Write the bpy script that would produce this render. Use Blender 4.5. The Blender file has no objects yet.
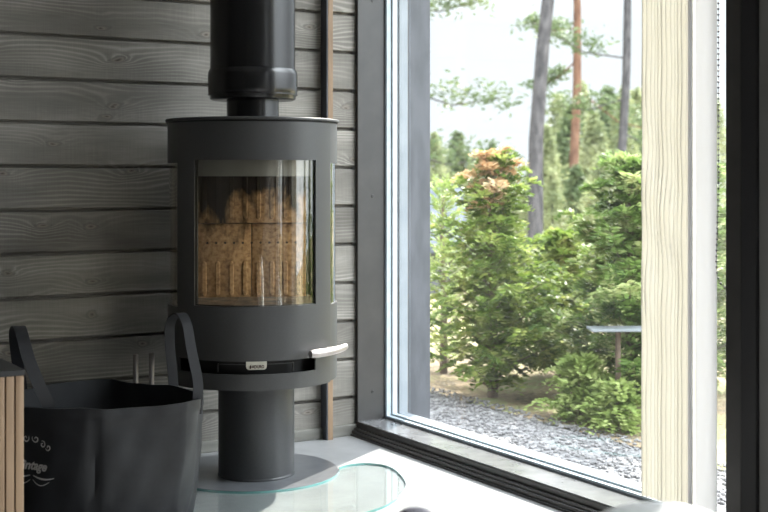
import bpy, bmesh, math, random
from mathutils import Vector, Matrix
random.seed(7)
PI = math.pi
S = bpy.context.scene
C = S.collection

# ------------------------------------------------------------------ helpers
def mat(name, col, rough=0.5, metal=0.0, spec=0.5):
    m = bpy.data.materials.new(name); m.use_nodes = True
    b = m.node_tree.nodes['Principled BSDF']
    b.inputs['Base Color'].default_value = (*col, 1)
    b.inputs['Roughness'].default_value = rough
    b.inputs['Metallic'].default_value = metal
    b.inputs['Specular IOR Level'].default_value = spec
    return m

class NT:
    def __init__(s, m):
        s.t = m.node_tree; s.n = s.t.nodes; s.b = s.n['Principled BSDF'] if 'Principled BSDF' in s.n else None
    def add(s, typ, ins=None, **kw):
        n = s.n.new(typ)
        for k, v in kw.items(): setattr(n, k, v)
        for k, v in (ins or {}).items():
            if isinstance(v, bpy.types.NodeSocket): s.t.links.new(v, n.inputs[k])
            else: n.inputs[k].default_value = v
        return n
    def link(s, a, b): s.t.links.new(a, b)
    def math(s, op, a, b=0.0):
        n = s.n.new('ShaderNodeMath'); n.operation = op
        for i, v in enumerate((a, b)):
            if isinstance(v, bpy.types.NodeSocket): s.t.links.new(v, n.inputs[i])
            else: n.inputs[i].default_value = v
        return n.outputs[0]
    def ramp(s, fac, stops):
        n = s.n.new('ShaderNodeValToRGB'); s.t.links.new(fac, n.inputs[0])
        e = n.color_ramp.elements
        while len(e) < len(stops): e.new(0.5)
        for i, (p, c) in enumerate(stops):
            e[i].position = p; e[i].color = (*c, 1) if len(c) == 3 else c
        return n.outputs[0]
    def bump(s, h, strength=0.3, dist=0.01):
        n = s.add('ShaderNodeBump', {'Strength': strength, 'Distance': dist, 'Height': h})
        s.link(n.outputs[0], s.b.inputs['Normal'])

def noisy(name, c1, c2, scale, rough=0.5, metal=0.0, spec=0.5, stretch=(1,1,1), bump=0.0, bdist=0.002, detail=4, lo=0.35, hi=0.65):
    m = mat(name, c1, rough, metal, spec); t = NT(m)
    co = t.add('ShaderNodeTexCoord').outputs['Object']
    mp = t.add('ShaderNodeMapping', {'Vector': co, 'Scale': stretch})
    nz = t.add('ShaderNodeTexNoise', {'Vector': mp.outputs[0], 'Scale': scale, 'Detail': detail})
    t.link(t.ramp(nz.outputs['Fac'], [(lo, c1), (hi, c2)]), t.b.inputs['Base Color'])
    if bump: t.bump(nz.outputs['Fac'], bump, bdist)
    return m

def mk(name, bm, m, parent=None, smooth=None, recalc=True):
    if recalc: bmesh.ops.recalc_face_normals(bm, faces=bm.faces[:])
    me = bpy.data.meshes.new(name); bm.to_mesh(me); bm.free()
    o = bpy.data.objects.new(name, me); C.objects.link(o)
    me.materials.append(m)
    if parent: o.parent = parent
    if smooth is not None:
        if smooth >= 180: me.shade_smooth()
        else:
            me.shade_smooth(); me.set_sharp_from_angle(angle=math.radians(smooth))
    return o
def tag(o, label, cat, group=None, kind=None):
    o['label'] = label; o['category'] = cat
    if group: o['group'] = group
    if kind: o['kind'] = kind
    return o
def struct(o):
    o['kind'] = 'structure'; return o
def empty(name, loc=(0,0,0), rz=0.0):
    o = bpy.data.objects.new(name, None); C.objects.link(o)
    o.location = loc; o.rotation_euler = (0,0,rz); o.empty_display_size = .1
    return o
def box(bm, x0,x1,y0,y1,z0,z1, bev=0.0):
    vs = [bm.verts.new((x,y,z)) for x in (x0,x1) for y in (y0,y1) for z in (z0,z1)]
    q = [(0,1,3,2),(4,6,7,5),(0,4,5,1),(2,3,7,6),(0,2,6,4),(1,5,7,3)]
    fs = [bm.faces.new([vs[i] for i in f]) for f in q]
    if bev:
        es = set(e for f in fs for e in f.edges)
        bmesh.ops.bevel(bm, geom=list(es), offset=bev, segments=2, affect='EDGES', profile=0.5)
def bx(*a, bev=0.0):
    bm = bmesh.new(); box(bm, *a, bev=bev); return bm
def lathe(bm, prof, n=96, cx=0, cy=0, a0=0.0, a1=2*PI):
    """prof: (r,z) points; full turn when a1-a0 == 2pi; r==0 makes poles"""
    full = abs((a1-a0) - 2*PI) < 1e-6
    cols = []
    k = n if full else n+1
    for i in range(k):
        a = a0 + (a1-a0)*i/n
        cols.append([bm.verts.new((cx+r*math.cos(a), cy+r*math.sin(a), z)) for r,z in prof])
    for i in range(n):
        A = cols[i]; B = cols[(i+1) % k]
        for j in range(len(prof)-1):
            bm.faces.new((A[j], B[j], B[j+1], A[j+1]))
    bmesh.ops.remove_doubles(bm, verts=bm.verts[:], dist=1e-6)
def lathed(prof, n=96, **k):
    bm = bmesh.new(); lathe(bm, prof, n, **k); return bm
def disc_solid(r, z0, z1, n=96, bev=0.001):
    return [(0,z0),(r-bev,z0),(r,z0+bev),(r,z1-bev),(r-bev,z1),(0,z1)]
def arc_shell(bm, r0, r1, t0, t1, z0, z1, n=24):
    """curved slab. angle t measured from local front (-Y), positive to local +X"""
    P = lambda r,t,z: bm.verts.new((r*math.sin(t), -r*math.cos(t), z))
    cols = []
    for i in range(n+1):
        t = t0+(t1-t0)*i/n
        cols.append([P(r0,t,z0), P(r1,t,z0), P(r1,t,z1), P(r0,t,z1)])
    for i in range(n):
        A,B = cols[i],cols[i+1]
        for j in range(4):
            bm.faces.new((A[j],B[j],B[(j+1)%4],A[(j+1)%4]))
    bm.faces.new(cols[0][::-1]); bm.faces.new(cols[-1])
def tube(bm, pts, r, n=10, caps=True, flat=None):
    """round tube; r number or list"""
    pts = [Vector(p) for p in pts]
    rings = []
    up = Vector((0,0,1))
    whole = (pts[-1]-pts[0]).normalized()
    if abs(whole.z) > .8: up = Vector((1,0,0))
    for i,p in enumerate(pts):
        d = (pts[min(i+1,len(pts)-1)] - pts[max(i-1,0)]).normalized()
        a = d.cross(up)
        if a.length < 1e-3: a = d.cross(Vector((0,1,0)))
        a.normalize(); b = d.cross(a).normalized()
        rr = r[i] if isinstance(r,(list,tuple)) else r
        rings.append([bm.verts.new(p + a*rr*math.cos(2*PI*k/n) + b*rr*math.sin(2*PI*k/n)) for k in range(n)])
    for i in range(len(rings)-1):
        for k in range(n):
            bm.faces.new((rings[i][k], rings[i][(k+1)%n], rings[i+1][(k+1)%n], rings[i+1][k]))
    if caps:
        bm.faces.new(rings[0][::-1]); bm.faces.new(rings[-1])
def ahead(f, r, z=0.0):
    """a place f metres ahead and r metres right of where the photographer stands"""
    return Vector((-2.114+.5135*f+.858*r, -3.722+.858*f-.5135*r, z))
def text_mesh(txt, size, shear=0.0):
    cu = bpy.data.curves.new('t','FONT'); cu.body = txt; cu.size = size; cu.shear = shear
    cu.align_x = 'CENTER'; cu.align_y = 'CENTER'; cu.extrude = 0; cu.offset = size*.035
    o = bpy.data.objects.new('t',cu); C.objects.link(o)
    bpy.context.view_layer.update()
    me = bpy.data.meshes.new_from_object(o.evaluated_get(bpy.context.evaluated_depsgraph_get()))
    bpy.data.objects.remove(o); bpy.data.curves.remove(cu)
    bm = bmesh.new(); bm.from_mesh(me); bpy.data.meshes.remove(me)
    return bm

# ------------------------------------------------------------------ materials
def wood_wall():
    m = mat('grey_stained_spruce', (.2,.2,.18), .62, 0, .35); t = NT(m)
    co = t.add('ShaderNodeTexCoord').outputs['Object']
    sp = t.add('ShaderNodeSeparateXYZ', {0: co})
    idx = t.math('FLOOR', t.math('DIVIDE', t.math('SUBTRACT', sp.outputs[2], .1257), .1293))
    off = t.math('MULTIPLY', idx, 7.31)
    xx = t.math('ADD', sp.outputs[0], off)
    def vec(sx, sz):
        return t.add('ShaderNodeCombineXYZ', {0: t.math('MULTIPLY', xx, sx), 1: 0.0, 2: t.math('MULTIPLY', sp.outputs[2], sz)}).outputs[0]
    # knots
    kn = t.add('ShaderNodeTexNoise', {'Vector': vec(7.0, 26.0), 'Scale': 1.0, 'Detail': 3.0})
    kv = t.add('ShaderNodeTexVoronoi', {'Vector': t.add('ShaderNodeCombineXYZ', {0: t.math('ADD', t.math('MULTIPLY', xx, 3.0), t.math('MULTIPLY', kn.outputs['Fac'], .22)), 1: t.math('ADD', t.math('MULTIPLY', sp.outputs[2], 7.0), t.math('MULTIPLY', kn.outputs['Fac'], .35)), 2: 0.0}).outputs[0], 'Scale': 1.0, 'Randomness': 1.0}, voronoi_dimensions='2D')
    kd = kv.outputs['Distance']
    # long low noise warps the rings, knots push them apart
    n1 = t.add('ShaderNodeTexNoise', {'Vector': vec(.75, 4.0), 'Scale': 1.0, 'Detail': 2.0})
    warp = t.math('ADD', t.math('MULTIPLY', n1.outputs['Fac'], 9.0), t.math('DIVIDE', .55, t.math('ADD', kd, .10)))
    ph = t.math('ADD', t.math('MULTIPLY', sp.outputs[2], 520.0), t.math('MULTIPLY', warp, 8.0))
    ring = t.math('ADD', t.math('MULTIPLY', t.math('SINE', ph), .5), .5)
    ring = t.math('POWER', ring, 2.2)
    fine = t.add('ShaderNodeTexNoise', {'Vector': vec(14.0, 520.0), 'Scale': 1.0, 'Detail': 3.0})
    blot = t.add('ShaderNodeTexNoise', {'Vector': vec(3.0, 14.0), 'Scale': 1.0, 'Detail': 4.0})
    mask = t.add('ShaderNodeTexNoise', {'Vector': vec(1.1, 9.0), 'Scale': 1.0, 'Detail': 1.0})
    rm = t.math('MULTIPLY', ring, t.math('MULTIPLY', t.ramp(mask.outputs['Fac'], [(.40,(0,0,0)),(.64,(1,1,1))]), .25))
    v = t.math('ADD', rm, t.math('ADD', t.math('MULTIPLY', fine.outputs['Fac'], .26), t.math('MULTIPLY', blot.outputs['Fac'], .62)))
    saw = t.add('ShaderNodeTexNoise', {'Vector': vec(420.0, 9.0), 'Scale': 1.0, 'Detail': 2.0})
    v = t.math('ADD', v, t.math('MULTIPLY', t.math('SUBTRACT', saw.outputs['Fac'], .5), .16))
    rnd = t.add('ShaderNodeTexWhiteNoise', {'W': idx}, noise_dimensions='1D')
    v = t.math('ADD', v, t.math('MULTIPLY', rnd.outputs['Value'], .12))
    col = t.ramp(v, [(.22,(.088,.079,.068)), (.52,(.200,.187,.166)), (.92,(.42,.395,.355))])
    kmask = t.ramp(kd, [(.040,(1,1,1)),(.085,(0,0,0))])
    kcol = t.ramp(kd, [(.0,(.07,.055,.045)),(.035,(.25,.22,.19)),(.07,(.085,.078,.07))])
    mx = t.add('ShaderNodeMix', {0: kmask, 6: col, 7: kcol}, data_type='RGBA')
    t.link(mx.outputs[2], t.b.inputs['Base Color'])
    t.bump(v, .35, .0015)
    return m
M = {}
M['wallwood'] = wood_wall()
M['batten'] = noisy('weathered_brown_batten', (.19,.12,.07), (.30,.20,.12), 6, .6, stretch=(6,6,.6), bump=.2)
M['skirt'] = noisy('dark_stained_skirting', (.13,.125,.11), (.22,.215,.19), 5, .6, stretch=(.8,6,6), bump=.2)
M['floor'] = noisy('pale_grey_floor', (.29,.29,.295), (.35,.35,.355), 9, .42, bump=.05, detail=8)
M['ceil'] = noisy('white_ceiling', (.36,.36,.36), (.40,.40,.40), 3, .8)
M['darkwall'] = noisy('grey_stained_boards', (.10,.10,.10), (.14,.14,.14), 5, .7)
M['plaster'] = noisy('light_grey_plaster', (.50,.50,.49), (.56,.56,.55), 4, .8)
M['blackframe'] = noisy('dark_grey_lacquered_frame', (.040,.038,.037), (.052,.049,.047), 14, .34, spec=.5)
M['litsill'] = noisy('pale_lit_sill', (.13,.13,.135), (.19,.19,.195), 16, .22, spec=.8)  # grey lightened to carry the sky reflection on the sill top
M['greydoor'] = noisy('grey_door_panel', (.15,.15,.145), (.17,.17,.165), 6, .5)
M['alu'] = noisy('pale_aluminium_frame', (.52,.60,.66), (.60,.68,.73), 30, .35, spec=.5)
M['gasket'] = mat('black_rubber_gasket', (.012,.012,.014), .6)
M['seal'] = mat('grey_glazing_seal', (.20,.23,.26), .6)
M['outframe'] = noisy('grey_outer_frame', (.17,.19,.21), (.21,.23,.25), 10, .5)
M['reveal'] = noisy('dark_blue_grey_batten_shade', (.050,.054,.064), (.078,.082,.095), 25, .6, stretch=(1,1,.3), bump=.2)
M['rawedge'] = mat('raw_board_edge', (.30,.19,.11), .7)
M['stove'] = noisy('charcoal_stove_paint', (.055,.055,.056), (.062,.062,.063), 300, .42, spec=.5, bump=.12, bdist=.0004, detail=2)
M['stove_in'] = mat('black_cast_iron', (.012,.012,.012), .6)
M['steel'] = mat('brushed_steel', (.46,.42,.41), .42, 1.0)
M['badge'] = mat('silver_badge', (.62,.60,.52), .42, .7)
M['badgetxt'] = mat('dark_brown_lettering', (.06,.025,.02), .5)
M['flue'] = noisy('black_gloss_flue_paint', (.010,.010,.011), (.012,.012,.013), 60, .22, spec=.6)
M['pedestal'] = noisy('charcoal_pedestal_paint', (.042,.043,.046), (.048,.049,.052), 200, .38)
M['discpl'] = noisy('grey_round_plate', (.115,.12,.13), (.145,.15,.16), 20, .3, spec=.5)
M['bag'] = noisy('black_coated_bag_fabric', (.015,.016,.018), (.021,.022,.025), 18, .50, spec=.4, bump=.25, bdist=.003)
M['strap'] = noisy('black_webbing_strap', (.012,.012,.014), (.020,.020,.023), 8, .5, stretch=(1,1,.2))
M['print'] = mat('faded_white_print', (.55,.54,.52), .7)
M['slat'] = noisy('oak_slats', (.30,.195,.115), (.42,.285,.175), 7, .55, stretch=(9,9,.5), bump=.15)
M['slatback'] = mat('dark_felt_backing', (.03,.02,.015), .9)
M['blacktop'] = noisy('black_cabinet_top', (.014,.014,.015), (.020,.020,.021), 12, .4)
M['chain'] = mat('dark_beads', (.02,.018,.04), .35)
M['white_fur'] = noisy('white_boucle', (.80,.80,.79), (.88,.88,.87), 60, .9, bump=.4, bdist=.004)
M['grey_ceramic'] = noisy('dark_grey_ceramic', (.22,.20,.24), (.27,.25,.29), 20, .5)
M['cord'] = mat('white_cord', (.7,.7,.7), .6)
M['sootfloor'] = noisy('sooty_firebox_floor', (.05,.035,.025), (.16,.11,.07), 25, .9)
M['ash'] = noisy('grey_ash', (.20,.18,.16), (.40,.37,.33), 60, .95, bump=.6, bdist=.006)

def vermiculite():
    m = mat('sooty_vermiculite', (.5,.33,.18), .9, 0, .2); t = NT(m)
    co = t.add('ShaderNodeTexCoord').outputs['Object']
    sp = t.add('ShaderNodeSeparateXYZ', {0: co})
    n = t.add('ShaderNodeTexNoise', {'Vector': co, 'Scale': 90.0, 'Detail': 5.0})
    col = t.ramp(n.outputs['Fac'], [(.3,(.27,.16,.085)), (.55,(.50,.325,.18)), (.75,(.62,.43,.26))])
    # soot: an irregular stain climbing from the left shoulder of the fire to the top
    mp = t.add('ShaderNodeMapping', {'Vector': co, 'Scale': (1,1,.45)})
    s1 = t.add('ShaderNodeTexNoise', {'Vector': mp.outputs[0], 'Scale': 17.0, 'Detail': 4.0, 'Distortion': .4})
    left = t.math('MULTIPLY', t.math('ABSOLUTE', t.math('ADD', sp.outputs[0], .098)), -1.9)
    up = t.math('MULTIPLY', t.math('SUBTRACT', sp.outputs[2], .750), 6.5)
    f = t.math('ADD', t.math('ADD', up, t.math('MULTIPLY', t.math('SUBTRACT', s1.outputs['Fac'], .5), 2.6)), t.math('ADD', left, .16))
    soot = t.ramp(f, [(.0,(0,0,0)), (.38,(1,1,1))])
    mx = t.add('ShaderNodeMix', {0: soot, 6: col, 7: (.018,.013,.010,1)}, data_type='RGBA')
    t.link(mx.outputs[2], t.b.inputs['Base Color'])
    t.bump(n.outputs['Fac'], .5, .0012)
    return m
M['verm'] = vermiculite()

def thin_glass(name, tint, refl=1.0, rough=0.0, dust=0.0):
    m = bpy.data.materials.new(name); m.use_nodes = True
    t = NT(m); t.n.clear()
    lw = t.add('ShaderNodeLayerWeight', {'Blend': .5})
    fac = t.math('MULTIPLY', t.math('ADD', t.math('MULTIPLY', t.math('POWER', lw.outputs['Facing'], 5.0), .96), .04), refl)
    tr = t.add('ShaderNodeBsdfTransparent', {'Color': (*tint,1)})
    gl = t.add('ShaderNodeBsdfGlossy', {'Color': (1,1,1,1), 'Roughness': rough})
    mx = t.add('ShaderNodeMixShader', {0: fac, 1: tr.outputs[0], 2: gl.outputs[0]})
    if dust:
        co = t.add('ShaderNodeTexCoord').outputs['Object']
        nz = t.add('ShaderNodeTexNoise', {'Vector': co, 'Scale': 3.0, 'Detail': 6.0})
        tl = t.add('ShaderNodeBsdfTranslucent', {'Color': (.9,.9,.88,1)})
        mx = t.add('ShaderNodeMixShader', {0: t.math('MULTIPLY', nz.outputs['Fac'], dust*2), 1: mx.outputs[0], 2: tl.outputs[0]})
    out = t.add('ShaderNodeOutputMaterial', {0: mx.outputs[0]})
    return m
M['pane'] = thin_glass('window_glass', (.98,.99,.985), dust=.002)
M['stoveglass'] = thin_glass('stove_glass', (.97,.94,.88), 2.0)
M['floorglass'] = thin_glass('hearth_glass', (.955,.975,.97), .6)
def glass_edge():
    m = mat('green_glass_edge', (.22,.50,.47), .15, 0, .6)
    return m
M['glassedge'] = glass_edge()

def blind_mat(name, col, tr=.45):
    m = bpy.data.materials.new(name); m.use_nodes = True
    t = NT(m); t.n.clear()
    d = t.add('ShaderNodeBsdfDiffuse', {'Color': (*col,1)})
    l = t.add('ShaderNodeBsdfTranslucent', {'Color': (*col,1)})
    mx = t.add('ShaderNodeMixShader', {0: tr, 1: d.outputs[0], 2: l.outputs[0]})
    t.add('ShaderNodeOutputMaterial', {0: mx.outputs[0]})
    return m
M['blind'] = blind_mat('cream_blind_fabric', (.90,.885,.835), .37)
M['vane'] = blind_mat('white_blind_fabric', (.84,.84,.85), .42)

def leaf_mat(name, c1, c2, c3, tr=.5, scale=9):
    m = bpy.data.materials.new(name); m.use_nodes = True
    t = NT(m); t.n.clear()
    co = t.add('ShaderNodeTexCoord').outputs['Object']
    nz = t.add('ShaderNodeTexNoise', {'Vector': co, 'Scale': scale, 'Detail': 3.0})
    c = t.ramp(nz.outputs['Fac'], [(.32,c1),(.5,c2),(.68,c3)])
    d = t.add('ShaderNodeBsdfPrincipled', {'Base Color': c, 'Roughness': .5, 'Specular IOR Level': .25})
    l = t.add('ShaderNodeBsdfTranslucent', {'Color': c})
    mx = t.add('ShaderNodeMixShader', {0: tr, 1: d.outputs[0], 2: l.outputs[0]})
    t.add('ShaderNodeOutputMaterial', {0: mx.outputs[0]})
    return m
M['thuja'] = leaf_mat('thuja_green', (0.050,0.094,0.018), (0.166,0.245,0.043), (0.432,0.461,0.144))
M['thuja2'] = leaf_mat('thuja_blue_green', (0.050,0.094,0.022), (0.158,0.245,0.058), (0.490,0.504,0.245))
M['yellowgreen'] = leaf_mat('yellow_green_needles', (0.192,0.272,0.072), (0.304,0.384,0.120), (0.416,0.464,0.192))
M['orange'] = leaf_mat('orange_brown_tips', (0.450,0.270,0.135), (0.540,0.360,0.195), (0.570,0.450,0.285), .4)
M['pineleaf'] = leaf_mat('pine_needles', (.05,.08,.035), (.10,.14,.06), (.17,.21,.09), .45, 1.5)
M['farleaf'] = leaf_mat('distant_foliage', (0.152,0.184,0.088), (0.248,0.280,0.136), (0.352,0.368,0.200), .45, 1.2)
M['bark'] = noisy('grey_pine_bark', (.035,.034,.036), (.085,.080,.082), 12, .95, 0, .1, stretch=(1,1,.4), bump=.6, bdist=.02)
M['redbark'] = noisy('reddish_pine_bark', (.095,.050,.034), (.17,.095,.062), 10, .95, 0, .1, stretch=(1,1,.4), bump=.5, bdist=.02)
M['twig'] = noisy('brown_twig', (.10,.07,.05), (.16,.11,.08), 20, .9)

# ------------------------------------------------------------------ the room
CE = 2.5
XL, YR = -4.6, -5.6
# plank wall : real boards with chamfered shadow gaps
bm = bmesh.new()
zs = .1257 - .1293
prof = [(.012, -.0)]
k = -1
z = zs
prof = [(.022, 0.0)]
while z < CE - .02:
    lo = max(z, 0); hi = min(z + .1293, CE)
    a, b = lo + .0045, hi - .0045
    prof += [(.018, a), (.003, a + .0005), (0.0, a + .003), (0.0, b - .003), (.003, b - .0005), (.018, b)]
    z += .1293
prof += [(.022, CE)]
va = [bm.verts.new((XL, y, zz)) for y, zz in prof]
vb = [bm.verts.new((0.0, y, zz)) for y, zz in prof]
for i in range(len(prof)-1):
    bm.faces.new((va[i], vb[i], vb[i+1], va[i+1]))
ba = [bm.verts.new((XL, .30, 0)), bm.verts.new((0.0, .30, 0)), bm.verts.new((0.0,.30,CE)), bm.verts.new((XL,.30,CE))]
bm.faces.new(ba)
bm.faces.new((va[0], ba[0], ba[1], vb[0])); bm.faces.new((va[-1], vb[-1], ba[2], ba[3]))
bm.faces.new(va[::-1] + [ba[0], ba[3]][0:2] if False else [va[0]]+va[1:]+[ba[3], ba[0]])
bm.faces.new([vb[-1-i] for i in range(len(vb))]+[ba[1], ba[2]])
struct(mk('wall_back', bm, M['wallwood']))

struct(mk('floor', bx(XL-.2, .30, YR-.2, .30, -.2, 0), M['floor']))
struct(mk('ceiling', bx(XL-.2, .50, YR-.2, .50, CE, CE+.2), M['ceil']))
struct(mk('baseboard_back', bx(XL, -.0, -.014, 0.0, 0, .037, bev=.003), M['skirt']))
struct(mk('batten_shade_strip', bx(-.1310, -.1267, -.0405, 0.0, 0, CE), M['reveal']))  # thin dark strip, shade beside the batten put in as colour
struct(mk('trim_1', bx(-.1265, -.1075, -.0416, 0.0, .0, CE, bev=.0015), M['batten']))

# window wall (x from 0 to .30)
WT = 2.28      # head of the window
bm = bmesh.new()
box(bm, 0, .30, YR, .30, WT, CE)                       # lintel
box(bm, 0, .30, -2.70, -2.52, 0, WT)                   # pier between door and second window
box(bm, 0, .30, YR, -5.45, 0, WT)
box(bm, 0, .17, 0.02, .30, 0, WT)                       # stub behind the corner
struct(mk('wall_right', bm, M['plaster']))
struct(mk('wall_left', bx(XL-.2, XL, YR-.2, .30, 0, CE), M['darkwall']))
struct(mk('wall_rear', bx(XL, .30, YR-.2, YR, 0, CE), M['darkwall']))

# ---- window 1
W = struct(empty('window_1', (0,0,0)))
mk('window_sill', bx(0, .106, -1.681, -.0005, 0.0, .043, bev=.0015), M['blackframe'], W)
mk('lit_sill_top', bx(.001, .106, -1.681, -.016, .0432, .046, bev=.0008), M['litsill'], W)  # paler layer over the dark sill, sky and sun brightness in its colour
bm = bmesh.new()
box(bm, -.012, 0, -2.55, -.0005, .018, .026, bev=.0015); box(bm, -.020, 0, -2.55, -.0005, .007, .0175, bev=.002); box(bm, -.026, 0, -2.55, -.0005, 0, .0065, bev=.0015)
mk('floor_trim', bm, M['blackframe'], W)
mk('window_jamb', bx(.001, .106, -.016, -.0005, .046, WT, bev=.001), M['blackframe'], W)
mk('window_head', bx(0, .106, -1.681, 0, WT-.03, WT), M['blackframe'], W)
for z in (.141, .805, 1.469, 2.1):
    bm = bmesh.new(); lathe(bm, [(0,0),(.0062,0),(.0058,.0014),(.0035,.0019),(.0032,.0008),(0,.0008)], 20)
    o = mk('screw', bm, M['blackframe'], W, 40); o.rotation_euler = (PI/2,0,0); o.location = (.059,-.016,z)
# pale frame in stepped strips, all round the pane
def ring_frame(bm, x0, x1, t, y0=-.016, y1=-1.681, z0=.046, z1=WT-.03):
    box(bm, x0, x1, y1, y0, z0, z0+t); box(bm, x0, x1, y1, y0, z1-t, z1)
    box(bm, x0, x1, y0-t, y0, z0+t, z1-t); box(bm, x0, x1, y1, y1+t, z0+t, z1-t)
bm = bmesh.new(); ring_frame(bm, .1095, .127, .010); ring_frame(bm, .129, .147, .016)
mk('window_frame', bm, M['alu'], W)
bm = bmesh.new(); ring_frame(bm, .106, .1095, .006); ring_frame(bm, .127, .129, .008); ring_frame(bm, .147, .150, .013)
mk('gasket', bm, M['seal'], W)
bm = bmesh.new(); ring_frame(bm, .158, .192, .013)
mk('outer_frame', bm, M['outframe'], W)
mk('window_pane', bx(.1505, .1575, -1.668, -.028, .060, WT-.045), M['pane'], W)
mk('raw_edge', bx(.192, .201, -.016, 0.0, .03, WT), M['rawedge'], W)
mk('outer_reveal', bx(.201, .290, -.018, .30, -.2, CE), M['reveal'], W)
bm = bmesh.new(); vs=[(.192,.034),(.335,-.030),(.335,-.045),(.192,.018)]
A=[bm.verts.new((x,-1.681,z)) for x,z in vs]; B=[bm.verts.new((x,-.018,z)) for x,z in vs]
for i in range(4): bm.faces.new((A[i],A[(i+1)%4],B[(i+1)%4],B[i]))
bm.faces.new(A); bm.faces.new(B[::-1])
mk('outer_sill', bm, M['reveal'], W)
mk('lower_board', bx(.16, .29, -1.681, -.018, -.2, -.035), M['outframe'], W)
bm = bmesh.new(); box(bm, 0.0, .30, -1.7265, -1.681, 0, WT, bev=.002)
mk('window_mullion', bm, M['blackframe'], W)
bm = bmesh.new(); box(bm, .002, .30, -1.7300, -1.7265, 0, WT)
mk('mullion_joint', bm, M['outframe'], W)

# ---- grey door beside it
D1 = struct(empty('door_1', (0,-1.774,0)))
def rel(bm, p): bmesh.ops.translate(bm, verts=bm.verts[:], vec=-Vector(p)); return bm
P0 = (0,-1.774,0)
bm = bmesh.new(); box(bm, -.004, .30, -1.774, -1.7305, 0, WT, bev=.002); box(bm, 0,.30,-2.52,-2.47,0,WT); box(bm,0,.30,-2.47,-1.774,WT-.04,WT)
mk('door_frame', rel(bm,P0), M['gasket'], D1)
bm=bmesh.new()
box(bm,.004,.06,-1.885,-1.774,0,WT-.04,bev=.003); box(bm,.004,.06,-2.47,-2.36,0,WT-.04,bev=.003)
box(bm,.004,.06,-2.36,-1.885,0,.14,bev=.003); box(bm,.004,.06,-2.36,-1.885,WT-.15,WT-.04,bev=.003)
mk('door_leaf', rel(bm, P0), M['greydoor'], D1)
mk('door_pane', rel(bx(.029,.035,-2.36,-1.885,.14,WT-.15), P0), M['pane'], D1)
bm = bmesh.new(); tube(bm, [(.004,-2.42,1.02),(-.05,-2.42,1.02),(-.05,-2.30,1.02)], .009, 12)
mk('door_handle', rel(bm,P0), M['steel'], D1, 40)
# ---- further windows that light the room
def plain_window(n, x0,x1,y0,y1,z0,z1, axis):
    w = struct(empty('window_%d' % n, (x0,y0,z0)))
    t = .05
    bm = bmesh.new()
    if axis == 'x':
        xm = (x0+x1)/2; a,b = xm-.03, xm+.03
        box(bm,a,b,y0,y1,z0,z0+t); box(bm,a,b,y0,y1,z1-t,z1); box(bm,a,b,y0,y0+t,z0,z1); box(bm,a,b,y1-t,y1,z0,z1)
        ym=(y0+y1)/2; box(bm,a,b,ym-.03,ym+.03,z0,z1)
        g = bx(xm-.003,xm+.003,y0+t,y1-t,z0+t,z1-t)
    else:
        ym = (y0+y1)/2; a,b = ym-.03, ym+.03
        box(bm,x0,x1,a,b,z0,z0+t); box(bm,x0,x1,a,b,z1-t,z1); box(bm,x0,x0+t,a,b,z0,z1); box(bm,x1-t,x1,a,b,z0,z1)
        xm=(x0+x1)/2; box(bm,xm-.03,xm+.03,a,b,z0,z1)
        g = bx(x0+t,x1-t,ym-.003,ym+.003,z0+t,z1-t)
    mk('window_frame', rel(bm,(x0,y0,z0)), M['blackframe'], w)
    mk('window_pane', rel(g,(x0,y0,z0)), M['pane'], w)
plain_window(2, 0,.30,-5.45,-2.70,0,WT,'x')

# ------------------------------------------------------------------ stove
SX, SY = -.531, -.324
ROT = math.radians(-22.7)
st = empty('wood_stove', (SX,SY,0), ROT)
tag(st, 'round charcoal wood-burning stove on a pedestal with curved glass door', 'stove')
d = math.radians
mk('pedestal', lathed([(0,.006),(.112,.006),(.112,.010),(.1105,.013),(.1105,.283),(0,.283)], cx=.009, cy=-.038), M['pedestal'], st, 15)
# drum carcass: floor, back shell, firebox bottom, top
bm = bmesh.new()
lathe(bm, [(0,.283),(.240,.283),(.248,.286),(.248,.292),(0,.292)], 96)
lathe(bm, [(0,.495),(.236,.495),(.236,.503),(0,.503)], 96)
arc_shell(bm, .240,.248, d(118),d(242), .292,1.026, 40)
arc_shell(bm, .2455,.250, d(-60),d(42.5), .281,.326, 48)      # band under the air slot
arc_shell(bm, .2455,.250, d(42.5),d(60), .281,.3615, 10)
lathe(bm, [(0,1.018),(.240,1.018),(.240,1.024),(0,1.024)], 96)
mk('drum', bm, M['stove'], st, 35)
bm = bmesh.new()
arc_shell(bm, .205,.212, d(-62),d(62), .292,.495, 40)
arc_shell(bm, .212,.240, d(-62),d(62), .362,.366, 40)
mk('air_box', bm, M['stove_in'], st, 35)
bm = bmesh.new()
arc_shell(bm, .231,.2325, d(-27),d(27), .350,.3520, 24)
for s in (-27,27): arc_shell(bm, .226,.2325, d(s-.3),d(s+.3), .328,.352, 2)
mk('ash_tray', bm, M['stove'], st, 35)
# door with its opening
bm = bmesh.new()
ri, ro = .246, .2505
arc_shell(bm, ri,ro, d(-60),d(60), .9175,1.024, 60)
arc_shell(bm, ri,ro, d(-60),d(60), .362,.5125, 60)
arc_shell(bm, ri,ro, d(-60),d(-42.7), .5125,.9175, 10)
arc_shell(bm, ri,ro, d(42.7),d(60), .5125,.9175, 10)
bmesh.ops.remove_doubles(bm, verts=bm.verts[:], dist=1e-5)
door = mk('door', bm, M['stove'], st, 35)
bm = bmesh.new(); arc_shell(bm, .2425,.2455, d(-43.5),d(43.5), .510,.920, 64)
mk('door_glass', bm, M['stoveglass'], door, 35)
bm = bmesh.new()
arc_shell(bm,.236,.2425,d(-46),d(-42.2),.505,.925,4); arc_shell(bm,.236,.2425,d(42.2),d(46),.505,.925,4)
arc_shell(bm,.236,.2425,d(-43),d(43),.505,.5155,40)
mk('glass_seal', bm, M['stove_in'], door, 35)
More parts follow.
